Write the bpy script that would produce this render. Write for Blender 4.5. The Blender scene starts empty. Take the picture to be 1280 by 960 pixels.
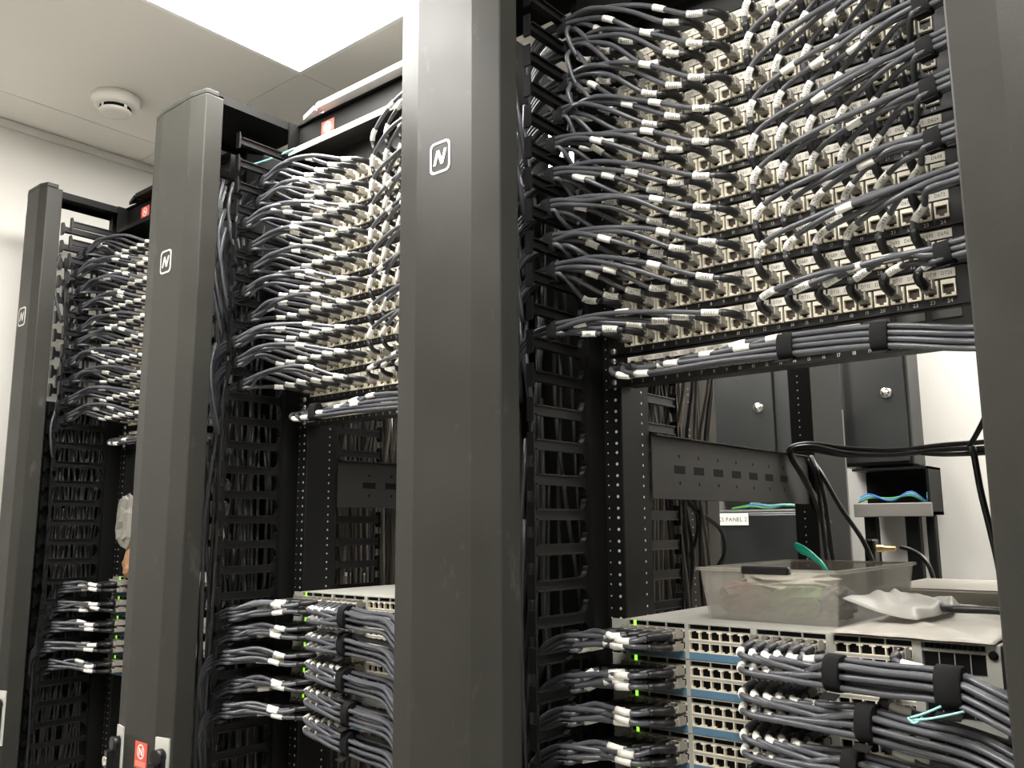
import bpy, math, random
import numpy as np
from mathutils import Matrix, Vector

# ------------------------------------------------------------------ camera, world, exposure
SC = bpy.context.scene
COL = SC.collection
YAW, PITCH, ROLL = 0.69747, 0.16040, -0.00637
CAM = (0.6721, -1.0142, -0.2386)
cam = bpy.data.cameras.new('camera')
cam.sensor_width = 36.0
cam.lens = 36.0 * 1091.16 / 1280.0
cam.clip_start = 0.02
camo = bpy.data.objects.new('camera', cam)
COL.objects.link(camo)
_f = Vector((-math.sin(YAW) * math.cos(PITCH), math.cos(YAW) * math.cos(PITCH), math.sin(PITCH)))
_r = Vector((math.cos(YAW), math.sin(YAW), 0))
_u = _r.cross(_f)
_r, _u = math.cos(ROLL) * _r + math.sin(ROLL) * _u, -math.sin(ROLL) * _r + math.cos(ROLL) * _u
_m = Matrix((_r, _u, -_f)).transposed().to_4x4()
_m.translation = Vector(CAM)
camo.matrix_world = _m
SC.camera = camo
SC.view_settings.view_transform = 'Standard'
SC.view_settings.look = 'None'
SC.view_settings.gamma = 1.0
SC.view_settings.use_curve_mapping = False
SC.view_settings.exposure = 2.17
w = bpy.data.worlds.new('world')
SC.world = w
w.use_nodes = True
w.node_tree.nodes['Background'].inputs[0].default_value = (0.9, 0.95, 1.0, 1)
w.node_tree.nodes['Background'].inputs[1].default_value = 0.05
LIGHT_STRENGTH = 7.6

rnd = random.Random(7)
U = 0.04445
CEIL = 0.80
FLOOR = -1.62
WALL_L = -1.68
WALL_B = 1.40
WALL_R = 2.6
WALL_F = -2.9
OFF = {'A': 0.0, 'B': -0.7045, 'C': -1.4142}
RACKNAME = {'A': 'right rack', 'B': 'middle rack', 'C': 'left rack'}
ORD = ['', 'first', 'second', 'third', 'fourth', 'fifth', 'sixth', 'seventh', 'eighth', 'ninth', 'tenth', 'eleventh',
       'twelfth', 'thirteenth', 'fourteenth', 'fifteenth', 'sixteenth', 'seventeenth', 'eighteenth', 'nineteenth',
       'twentieth', 'twenty-first', 'twenty-second', 'twenty-third', 'twenty-fourth']

# ------------------------------------------------------------------ materials
MATS = {}


def mat(name, col, rough=0.5, metal=0.0, spec=0.5, var=0.0, scale=20.0, bump=0.0, bscale=400.0, emit=0.0, trans=0.0,
        alpha=1.0, rvar=0.0, ecol=None):
    m = bpy.data.materials.new(name)
    m.use_nodes = True
    nt = m.node_tree
    b = nt.nodes['Principled BSDF']
    b.inputs['Base Color'].default_value = (*col, 1)
    b.inputs['Roughness'].default_value = rough
    b.inputs['Metallic'].default_value = metal
    b.inputs['Specular IOR Level'].default_value = spec
    b.inputs['Transmission Weight'].default_value = trans
    b.inputs['Alpha'].default_value = alpha
    if emit:
        b.inputs['Emission Color'].default_value = (*(ecol or col), 1)
        b.inputs['Emission Strength'].default_value = emit
    if var or bump or rvar:
        tc = nt.nodes.new('ShaderNodeTexCoord')
        if var or rvar:
            n = nt.nodes.new('ShaderNodeTexNoise')
            n.inputs['Scale'].default_value = scale
            n.inputs['Detail'].default_value = 5
            nt.links.new(tc.outputs['Object'], n.inputs['Vector'])
        if var:
            mx = nt.nodes.new('ShaderNodeMix')
            mx.data_type = 'RGBA'
            mx.inputs['A'].default_value = (*[c * (1 - var) for c in col], 1)
            mx.inputs['B'].default_value = (*[min(1, c * (1 + var)) for c in col], 1)
            nt.links.new(n.outputs['Fac'], mx.inputs['Factor'])
            nt.links.new(mx.outputs['Result'], b.inputs['Base Color'])
        if rvar:
            mr = nt.nodes.new('ShaderNodeMapRange')
            mr.inputs['From Min'].default_value = 0.3
            mr.inputs['From Max'].default_value = 0.7
            mr.inputs['To Min'].default_value = rough - rvar
            mr.inputs['To Max'].default_value = rough + rvar
            nt.links.new(n.outputs['Fac'], mr.inputs['Value'])
            nt.links.new(mr.outputs['Result'], b.inputs['Roughness'])
        if bump:
            n2 = nt.nodes.new('ShaderNodeTexNoise')
            n2.inputs['Scale'].default_value = bscale
            nt.links.new(tc.outputs['Object'], n2.inputs['Vector'])
            bp = nt.nodes.new('ShaderNodeBump')
            bp.inputs['Strength'].default_value = bump
            bp.inputs['Distance'].default_value = 0.001
            nt.links.new(n2.outputs['Fac'], bp.inputs['Height'])
            nt.links.new(bp.outputs['Normal'], b.inputs['Normal'])
    MATS[name] = m
    return m


mat('door_paint', (0.028, 0.0276, 0.024), 0.41, spec=0.155, var=0.25, scale=9, bump=0.15, bscale=900, rvar=0.06)
_nt = MATS['door_paint'].node_tree
_b = _nt.nodes['Principled BSDF']
_src = _b.inputs['Base Color'].links[0].from_socket
_tc = _nt.nodes.new('ShaderNodeTexCoord')
_mp = _nt.nodes.new('ShaderNodeMapping')
_mp.inputs['Scale'].default_value = (1.0, 1.0, 0.45)
_n = _nt.nodes.new('ShaderNodeTexNoise')
_n.inputs['Scale'].default_value = 26
_n.inputs['Detail'].default_value = 6
_n.inputs['Roughness'].default_value = 0.65
_mr = _nt.nodes.new('ShaderNodeMapRange')
_mr.inputs['From Min'].default_value = 0.62
_mr.inputs['From Max'].default_value = 0.80
_mx = _nt.nodes.new('ShaderNodeMix')
_mx.data_type = 'RGBA'
_mx.inputs['B'].default_value = (0.075, 0.073, 0.066, 1)
_nt.links.new(_tc.outputs['Object'], _mp.inputs['Vector'])
_nt.links.new(_mp.outputs['Vector'], _n.inputs['Vector'])
_nt.links.new(_n.outputs['Fac'], _mr.inputs['Value'])
_nt.links.new(_mr.outputs['Result'], _mx.inputs['Factor'])
_nt.links.new(_src, _mx.inputs['A'])
_nt.links.new(_mx.outputs['Result'], _b.inputs['Base Color'])
mat('black_paint', (0.0045, 0.0045, 0.0042), 0.5, spec=0.17, var=0.2, scale=30)
mat('black_plastic', (0.005, 0.005, 0.005), 0.4, spec=0.35)
mat('panel_black', (0.006, 0.0057, 0.0052), 0.4, var=0.2, scale=40)
mat('cord_grey', (0.065, 0.067, 0.076), 0.33, var=0.12, scale=60)
mat('cord_dark', (0.030, 0.030, 0.031), 0.5)
mat('cord_black', (0.012, 0.012, 0.012), 0.35)
mat('cord_backlit', (0.16, 0.14, 0.115), 0.5)  # rear cords, made lighter and browner to stand for light from behind
mat('boot_black', (0.008, 0.008, 0.0085), 0.42)
mat('boot_grey', (0.025, 0.025, 0.027), 0.45)
mat('label_white', (0.82, 0.80, 0.74), 0.5)
mat('strip_white', (0.72, 0.69, 0.61), 0.55, var=0.06, scale=60)
mat('ink', (0.03, 0.03, 0.03), 0.6)
mat('print_white', (0.72, 0.72, 0.70), 0.5)
mat('jack_cream', (0.80, 0.74, 0.60), 0.4)
mat('jack_dark', (0.035, 0.024, 0.016), 0.5)
mat('plug_clear', (0.33, 0.31, 0.27), 0.25, trans=0.12)
mat('velcro', (0.008, 0.008, 0.008), 0.85, spec=0.2, bump=0.5, bscale=1500)
mat('switch_grey', (0.32, 0.315, 0.28), 0.45, var=0.1, scale=25)
mat('switch_cream', (0.72, 0.66, 0.54), 0.45)
mat('port_black', (0.004, 0.004, 0.004), 0.6, spec=0.1)
mat('switch_blue', (0.075, 0.16, 0.25), 0.45, var=0.15, scale=90)
mat('led_green', (0.3, 0.9, 0.05), 0.4, emit=0.35)
mat('steel', (0.62, 0.62, 0.60), 0.28, metal=1.0)
mat('chrome', (0.75, 0.74, 0.70), 0.2, metal=1.0)
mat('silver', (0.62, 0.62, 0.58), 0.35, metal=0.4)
mat('lit_flange_white', (0.72, 0.71, 0.68), 0.4)
mat('handle_plate', (0.62, 0.62, 0.58), 0.4, metal=0.3)
mat('red_sticker', (0.62, 0.075, 0.05), 0.4)
mat('red_light', (0.72, 0.22, 0.16), 0.4)
mat('teal_cord', (0.30, 0.62, 0.60), 0.35)
mat('teal_plastic', (0.01, 0.34, 0.24), 0.25)
mat('blue_cord', (0.05, 0.20, 0.60), 0.4)
mat('green_cord', (0.10, 0.42, 0.12), 0.4)
mat('wall_paint', (0.61, 0.595, 0.555), 0.65, var=0.02, scale=3, bump=0.05, bscale=150)
mat('ceiling_paint', (0.76, 0.735, 0.685), 0.7, var=0.02, scale=5)
mat('floor_vinyl', (0.62, 0.61, 0.58), 0.4, var=0.15, scale=8)
mat('lamp_white', (0.85, 0.85, 0.83), 0.4)
mat('lamp_emit', (1.0, 0.975, 0.93), 0.5, emit=LIGHT_STRENGTH)
mat('detector_white', (0.74, 0.72, 0.66), 0.4)
mat('cabinet_grey', (0.013, 0.014, 0.0135), 0.4, var=0.3, scale=6, rvar=0.08)
mat('metal_light', (0.17, 0.16, 0.145), 0.45, var=0.1, scale=12)
mat('lacing_paint', (0.023, 0.0215, 0.019), 0.5, spec=0.3)
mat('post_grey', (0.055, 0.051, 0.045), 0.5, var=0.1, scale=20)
mat('brass', (0.45, 0.33, 0.14), 0.35, metal=1.0)
mat('wood', (0.50, 0.32, 0.15), 0.5, var=0.2, scale=30)
mat('tub_clear', (0.34, 0.32, 0.28), 0.35, alpha=0.42)
mat('bag_clear', (0.33, 0.315, 0.28), 0.45, alpha=0.72, var=0.1, scale=40)
mat('sheet_cream', (0.34, 0.315, 0.275), 0.35, var=0.3, scale=14, bump=0.2, bscale=60)
mat('brown_paper', (0.40, 0.22, 0.12), 0.6, var=0.3, scale=40)
mat('rag_brown', (0.20, 0.09, 0.06), 0.7, var=0.3, scale=60)
mat('rag_green', (0.12, 0.22, 0.06), 0.7, var=0.3, scale=60)
mat('rag_white', (0.70, 0.66, 0.55), 0.6, var=0.2, scale=60)


# ------------------------------------------------------------------ mesh helpers
class MB:
    """collects faces; build() links them as one mesh object"""

    def __init__(s):
        s.v, s.f, s.m, s.s, s.n = [], [], [], [], 0

    def add(s, verts, faces, m=0, smooth=False):
        k = s.n
        s.v.append(np.asarray(verts, dtype=np.float64).reshape(-1, 3))
        s.n += len(s.v[-1])
        for f in faces:
            s.f.append([i + k for i in f])
            s.m.append(m)
            s.s.append(smooth)
        return s

    def box(s, x0, x1, y0, y1, z0, z1, m=0):
        return s.add([(x0, y0, z0), (x1, y0, z0), (x1, y1, z0), (x0, y1, z0), (x0, y0, z1), (x1, y0, z1), (x1, y1, z1), (x0, y1, z1)],
                     [(0, 3, 2, 1), (4, 5, 6, 7), (0, 1, 5, 4), (1, 2, 6, 5), (2, 3, 7, 6), (3, 0, 4, 7)], m)

    def cbox(s, x0, x1, y0, y1, z0, z1, c=0.002, m=0):
        """box with chamfered edges"""
        lo, hi = (x0, y0, z0), (x1, y1, z1)
        V, idx = [], {}
        for sx in (0, 1):
            for sy in (0, 1):
                for sz in (0, 1):
                    for ax in range(3):
                        p = []
                        for a, sg in enumerate((sx, sy, sz)):
                            e = (lo[a], hi[a])[sg]
                            if a != ax:
                                e += c if sg == 0 else -c
                            p.append(e)
                        idx[(sx, sy, sz, ax)] = len(V)
                        V.append(p)
        F = []
        for ax in range(3):
            a, b = [k for k in range(3) if k != ax]
            for sg in (0, 1):
                q = []
                for sa, sb in ((0, 0), (1, 0), (1, 1), (0, 1)):
                    k = [0, 0, 0]
                    k[ax], k[a], k[b] = sg, sa, sb
                    q.append(idx[(*k, ax)])
                F.append(q)
            for sa in (0, 1):
                for sb in (0, 1):
                    k0, k1 = [0, 0, 0], [0, 0, 0]
                    k0[ax], k1[ax] = 0, 1
                    k0[a] = k1[a] = sa
                    k0[b] = k1[b] = sb
                    F.append([idx[(*k0, a)], idx[(*k1, a)], idx[(*k1, b)], idx[(*k0, b)]])
        for k in [(i, j, l) for i in (0, 1) for j in (0, 1) for l in (0, 1)]:
            F.append([idx[(*k, 0)], idx[(*k, 1)], idx[(*k, 2)]])
        c0 = np.array([(x0 + x1) / 2, (y0 + y1) / 2, (z0 + z1) / 2])
        VV = np.array(V)
        FF = []
        for f in F:
            p = VV[f]
            n = np.cross(p[1] - p[0], p[2] - p[0])
            FF.append(f if n @ (p.mean(0) - c0) > 0 else f[::-1])
        return s.add(V, FF, m)

    def prism(s, poly, axis, a, b, m=0, smooth=False):
        """polygon in the two other axes (in x,y,z order) extruded along axis from a to b"""
        n = len(poly)
        V = []
        for t in (a, b):
            for p in poly:
                q = list(p)
                q.insert(axis, t)
                V.append(q)
        F = [list(range(n))[::-1], list(range(n, 2 * n))]
        area = sum(poly[i][0] * poly[(i + 1) % n][1] - poly[(i + 1) % n][0] * poly[i][1] for i in range(n))
        if (area < 0) != (axis == 1):
            F = [f[::-1] for f in F]
            side = [(i, n + i, n + (i + 1) % n, (i + 1) % n) for i in range(n)]
        else:
            side = [(i, (i + 1) % n, n + (i + 1) % n, n + i) for i in range(n)]
        s.add(V, F, m)
        k = s.n - 2 * n
        for f in side:
            s.f.append([i + k for i in f])
            s.m.append(m)
            s.s.append(smooth)
        return s

    def tube(s, pts, r, n=7, m=0, caps=True, ry=None):
        P = np.asarray(pts, float)
        k = len(P)
        R = np.full(k, r) if np.isscalar(r) else np.asarray(r, float)
        T = np.gradient(P, axis=0)
        T /= np.linalg.norm(T, axis=1)[:, None] + 1e-12
        up = np.array([0, 0, 1.0]) if abs(T[0][2]) < 0.9 else np.array([1.0, 0, 0])
        N = up - T[0] * (up @ T[0])
        N /= np.linalg.norm(N)
        V = np.zeros((k, n, 3))
        a = np.arange(n) * 2 * math.pi / n
        for i in range(k):
            N = N - T[i] * (N @ T[i])
            N /= np.linalg.norm(N) + 1e-12
            B = np.cross(T[i], N)
            V[i] = P[i] + R[i] * (np.cos(a)[:, None] * N + np.sin(a)[:, None] * B)
        F = [(i * n + j, i * n + (j + 1) % n, (i + 1) * n + (j + 1) % n, (i + 1) * n + j) for i in range(k - 1) for j in range(n)]
        s.add(V.reshape(-1, 3), F, m, True)
        if caps:
            b = s.n - k * n
            for f in (list(range(n))[::-1], list(range((k - 1) * n, k * n))):
                s.f.append([x + b for x in f])
                s.m.append(m)
                s.s.append(False)
        return s

    def lathe(s, prof, c, axis=2, n=24, m=0, sign=1):
        """prof: (radius, height) pairs about an axis through c"""
        V = []
        for r, h in prof:
            for j in range(n):
                a = 2 * math.pi * j / n
                p = [r * math.cos(a), r * math.sin(a)]
                p.insert(axis, h * sign)
                V.append([p[i] + c[i] for i in range(3)])
        F = [(i * n + j, i * n + (j + 1) % n, (i + 1) * n + (j + 1) % n, (i + 1) * n + j) for i in range(len(prof) - 1) for j in range(n)]
        F.append(list(range(n)))
        F.append(list(range((len(prof) - 1) * n, len(prof) * n)))
        return s.add(V, F, m, True)

    def mesh(s, name, mats):
        me = bpy.data.meshes.new(name)
        V = np.concatenate(s.v) if s.v else np.zeros((0, 3))
        me.from_pydata(V.tolist(), [], s.f)
        for k in ([mats] if isinstance(mats, str) else mats):
            me.materials.append(MATS[k])
        me.polygons.foreach_set('material_index', s.m)
        me.polygons.foreach_set('use_smooth', s.s)
        me.update()
        return me

    def build(s, name, mats, parent=None, loc=None):
        return link(name, s.mesh(name, mats), parent, loc)


def link(name, me, parent=None, loc=None):
    o = bpy.data.objects.new(name, me)
    COL.objects.link(o)
    if parent:
        o.parent = parent
    if loc is not None:
        o.location = loc
    return o


def tag(o, label, cat, group=None):
    o['label'] = label
    o['category'] = cat
    if group:
        o['group'] = group
    return o


def thing(name, label, cat, loc=(0, 0, 0), group=None):
    o = bpy.data.objects.new(name, None)
    o.empty_display_size = 0.02
    COL.objects.link(o)
    o.location = loc
    return tag(o, label, cat, group)


def struct(o):
    o['kind'] = 'structure'
    return o


def part(parent, name, mats, fn, loc=None):
    b = MB()
    fn(b)
    return b.build(name, mats, parent, loc)


def crom(P, per=5):
    """smooth curve through the control points"""
    P = np.asarray(P, float)
    d = np.linalg.norm(np.diff(P, axis=0), axis=1) ** 0.5 + 1e-6
    t = np.concatenate([[0], np.cumsum(d)])
    T = np.zeros_like(P)
    for i in range(len(P)):
        a, b = max(i - 1, 0), min(i + 1, len(P) - 1)
        if 0 < i < len(P) - 1:
            d0, d1 = t[i] - t[i - 1], t[i + 1] - t[i]
            T[i] = ((P[i] - P[i - 1]) / d0 * d1 + (P[i + 1] - P[i]) / d1 * d0) / (d0 + d1)
        else:
            T[i] = (P[b] - P[a]) / (t[b] - t[a])
    out = []
    for i in range(len(P) - 1):
        h = t[i + 1] - t[i]
        for j in range(per):
            s = j / per
            out.append((2 * s ** 3 - 3 * s * s + 1) * P[i] + (s ** 3 - 2 * s * s + s) * h * T[i]
                       + (-2 * s ** 3 + 3 * s * s) * P[i + 1] + (s ** 3 - s * s) * h * T[i + 1])
    out.append(P[-1])
    return np.array(out)


def along(pts, s0, s1, n):
    d = np.concatenate([[0], np.cumsum(np.linalg.norm(np.diff(pts, axis=0), axis=1))])
    q = np.linspace(s0, s1, n)
    return np.stack([np.interp(q, d, pts[:, i]) for i in range(3)], 1)


# glyphs from Blender's own font, as flat triangles in the x-z plane facing -y
GLYPH = {}


def glyph(ch):
    if ch not in GLYPH:
        cu = bpy.data.curves.new('glyph', 'FONT')
        cu.body = ch
        cu.size = 1.0
        cu.resolution_u = 2
        o = bpy.data.objects.new('glyph', cu)
        COL.objects.link(o)
        bpy.context.view_layer.update()
        me = o.evaluated_get(bpy.context.evaluated_depsgraph_get()).to_mesh()
        V = np.array([v.co[:] for v in me.vertices]).reshape(-1, 3)
        F = [tuple(p.vertices) for p in me.polygons]
        wd = (V[:, 0].max() if len(V) else 0.3) + 0.09
        GLYPH[ch] = (V, F, wd)
        o.to_mesh_clear()
        bpy.data.objects.remove(o)
        bpy.data.curves.remove(cu)
    return GLYPH[ch]


def text(b, s, c, size, ax=(1, 0, 0), up=(0, 0, 1), m=0, squeeze=1.0):
    """text centred at c"""
    ax, up, c = np.array(ax, float), np.array(up, float), np.array(c, float)
    tot = sum(glyph(ch)[2] if ch != ' ' else 0.3 for ch in s)
    x = -tot / 2
    for ch in s:
        if ch == ' ':
            x += 0.3
            continue
        V, F, wd = glyph(ch)
        b.add(c + ((V[:, :1] + x) * squeeze * size) * ax + ((V[:, 1:2] - 0.35) * size) * up, F, m)
        x += wd


# ------------------------------------------------------------------ room
struct(part(None, 'floor', 'floor_vinyl', lambda b: b.box(WALL_L - .1, WALL_R + .1, WALL_F - .1, WALL_B + .1, FLOOR - .1, FLOOR)))
struct(part(None, 'wall_left', 'wall_paint', lambda b: b.box(WALL_L - .1, WALL_L, WALL_F, WALL_B, FLOOR, CEIL + .1)))
struct(part(None, 'wall_back', 'wall_paint', lambda b: b.box(WALL_L - .1, WALL_R + .1, WALL_B, WALL_B + .1, FLOOR, CEIL + .1)))
struct(part(None, 'wall_right', 'wall_paint', lambda b: b.box(WALL_R, WALL_R + .1, WALL_F, WALL_B, FLOOR, CEIL + .1)))
struct(part(None, 'wall_front', 'wall_paint', lambda b: b.box(WALL_L - .1, WALL_R + .1, WALL_F - .1, WALL_F, FLOOR, CEIL + .1)))
ceiling = struct(part(None, 'ceiling', 'ceiling_paint', lambda b: b.box(WALL_L - .1, WALL_R + .1, WALL_F - .1, WALL_B + .1, CEIL + .006, CEIL + .1)))
struct(part(None, 'trim_1', 'wall_paint', lambda b: b.box(WALL_L, WALL_L + .012, WALL_F, WALL_B, CEIL - .022, CEIL - .002)))

LIGHTS = {(2, 4), (2, 3), (4, 3), (2, 6), (4, 6)}  # unseen panels beside the visible one and at the right rack are added fill
XS = [WALL_L, -1.523] + [-.912 + .6 * i for i in range(0, 6)] + [WALL_R]
YS = [WALL_F, -2.88 + .0] + [-2.28 + .6 * i for i in range(0, 7)]
YS = [WALL_F] + [.12 + .6 * i for i in range(-4, 3)] + [WALL_B]
tile_cache = {}
for i in range(len(XS) - 1):
    for j in range(len(YS) - 1):
        x0, x1, y0, y1 = XS[i], XS[i + 1], YS[j], YS[j + 1]
        if y1 - y0 < .03:
            continue
        g = .0012
        if (i, j) in LIGHTS:
            vis = (i, j) == (2, 4)
            t = thing('ceiling_light', 'square white ceiling light panel above the racks' if vis else
                      'square white ceiling light panel out over the %s %s' % ('aisle' if j < 4 else 'rear', {(2, 3): 'adjoining the one in view, unseen, added for door highlights', (4, 3): 'in front of the right rack, unseen, added to light its panels', (2, 6): 'near the back wall', (4, 6): 'behind the right rack, unseen, added to light the back wall'}[(i, j)]),
                      'ceiling light', (x0, y0, CEIL), 'ceiling light panels')
            wx, wy = x1 - x0, y1 - y0

            def fr(b):
                e = .012
                b.box(g, e, g, wy - g, -.004, .004)
                b.box(wx - e, wx - g, g, wy - g, -.004, .004)
                b.box(e, wx - e, g, e, -.004, .004)
                b.box(e, wx - e, wy - e, wy - g, -.004, .004)
            part(t, 'frame', 'lamp_white', fr)
            part(t, 'diffuser', 'lamp_emit', lambda b: b.box(.012, wx - .012, .012, wy - .012, -.0015, .003))
        else:
            k = (round(x1 - x0, 4), round(y1 - y0, 4))
            if k not in tile_cache:
                tile_cache[k] = MB().cbox(g, k[0] - g, g, k[1] - g, 0, .0055, .0008).mesh('ceiling_tile', 'ceiling_paint')
            link('ceiling_tile', tile_cache[k], ceiling, (x0, y0, CEIL))

# smoke detector
sd = thing('smoke_detector', 'round white smoke detector on the ceiling', 'smoke detector', (-1.345, -.105, CEIL))
part(sd, 'base', 'detector_white', lambda b: b.lathe([(.052, 0), (.056, -.004), (.056, -.016), (.050, -.026), (.040, -.029)], (0, 0, 0), 2, 32))
part(sd, 'slot_ring', 'port_black', lambda b: b.lathe([(.036, -.028), (.036, -.037)], (0, 0, 0), 2, 32))
part(sd, 'cap', 'detector_white', lambda b: b.lathe([(.036, -.0365), (.0375, -.039), (.034, -.043), (.02, -.0445)], (0, 0, 0), 2, 32))
for a in (0.2, 1.77, 3.34, 4.91):
    part(sd, 'rib', 'detector_white', lambda b: b.box(.034 * math.cos(a) - .003, .034 * math.cos(a) + .004, .034 * math.sin(a) - .003, .034 * math.sin(a) + .004, -.038, -.027))


# ------------------------------------------------------------------ racks
def rect_loop(b, x0, x1, y, z0, z1, t, d, m=0):
    b.box(x0, x0 + t, y, y + d, z0, z1, m)
    b.box(x1 - t, x1, y, y + d, z0, z1, m)
    b.box(x0 + t, x1 - t, y, y + d, z0, z0 + t, m)
    b.box(x0 + t, x1 - t, y, y + d, z1 - t, z1, m)


ZT = .557


def hole_column(b, x, z0, z1, y=None, side=False, r=.0022):
    """small bright tapped holes at rack-unit spacing"""
    k = math.floor(z0 / U)
    while k * U < z1:
        for dz in (-.0003, .0156, .0314):
            z = k * U + dz + .006
            if z0 < z < z1:
                a = [(r * math.cos(t), r * math.sin(t)) for t in [i * math.pi / 3 for i in range(6)]]
                if side:
                    b.add([(x, y + p, z + q) for p, q in a], [tuple(range(6))])
                else:
                    b.add([(x + p, y, z + q) for p, q in a], [tuple(range(6))])
        k += 1


def logo(b, c, h, m=0):
    """rounded square ring with a slanted N-like emblem, facing -y; c = centre, h = half height"""
    x, y, z = c
    wq, hh = h * .84, h

    def ring(w_, h_, rad, n=5):
        P = []
        for cx, cz, a0 in ((w_ - rad, h_ - rad, 0), (-w_ + rad, h_ - rad, 90), (-w_ + rad, -h_ + rad, 180), (w_ - rad, -h_ + rad, 270)):
            for i in range(n):
                a = math.radians(a0 + 90 * i / (n - 1))
                P.append((cx + rad * math.cos(a), cz + rad * math.sin(a)))
        return P
    A, B = ring(wq, hh, h * .35), ring(wq * .84, hh * .86, h * .28)
    n = len(A)
    V = [(x + p, y, z + q) for p, q in A] + [(x + p, y, z + q) for p, q in B] + [(x + p, y + .0008, z + q) for p, q in A]
    b.add(V, [(i, (i + 1) % n, n + (i + 1) % n, n + i) for i in range(n)] + [(i, 2 * n + i, 2 * n + (i + 1) % n, (i + 1) % n) for i in range(n)], m)
    sh = .22

    def q4(pts):
        V = [(x + (p + sh * q) * wq, y, z + q * hh * .62) for p, q in pts]
        b.add(V, [tuple(range(len(pts)))], m)
    q4([(-.50, -.75), (-.24, -.75), (-.24, .75), (-.50, .75)])
    q4([(.24, -.75), (.50, -.75), (.50, .75), (.24, .75)])
    q4([(-.24, .75), (-.24, .2), (.24, -.75), (.24, -.2)])


def sticker(b, cx, y, cz, wd, ht):
    b.cbox(cx - wd / 2, cx + wd / 2, y - .0012, y, cz - ht / 2, cz + ht / 2, .0005, 0)
    n = 18
    for r0, r1 in ((.30, .24),):
        V = [(cx + r * wd * math.cos(2 * math.pi * i / n), y - .0014, cz + .14 * ht + r * wd * math.sin(2 * math.pi * i / n)) for r in (r0, r1) for i in range(n)]
        b.add(V, [(i, (i + 1) % n, n + (i + 1) % n, n + i) for i in range(n)], 1)
    s_ = wd * .16
    zc = cz + .14 * ht
    b.add([(cx - s_, y - .0014, zc - s_), (cx - s_ * .5, y - .0014, zc - s_), (cx - s_ * .5, y - .0014, zc + s_), (cx - s_, y - .0014, zc + s_)], [(0, 1, 2, 3)], 1)
    b.add([(cx + s_ * .5, y - .0014, zc - s_), (cx + s_, y - .0014, zc - s_), (cx + s_, y - .0014, zc + s_), (cx + s_ * .5, y - .0014, zc + s_)], [(0, 1, 2, 3)], 1)
    b.add([(cx - s_ * .5, y - .0014, zc + s_), (cx - s_ * .5, y - .0014, zc + s_ * .2), (cx + s_ * .5, y - .0014, zc - s_), (cx + s_ * .5, y - .0014, zc - s_ * .2)], [(0, 1, 2, 3)], 1)
    b.box(cx - wd * .42, cx + wd * .42, y - .0014, y - .0011, cz - ht * .42, cz - ht * .22, 2)


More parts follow.
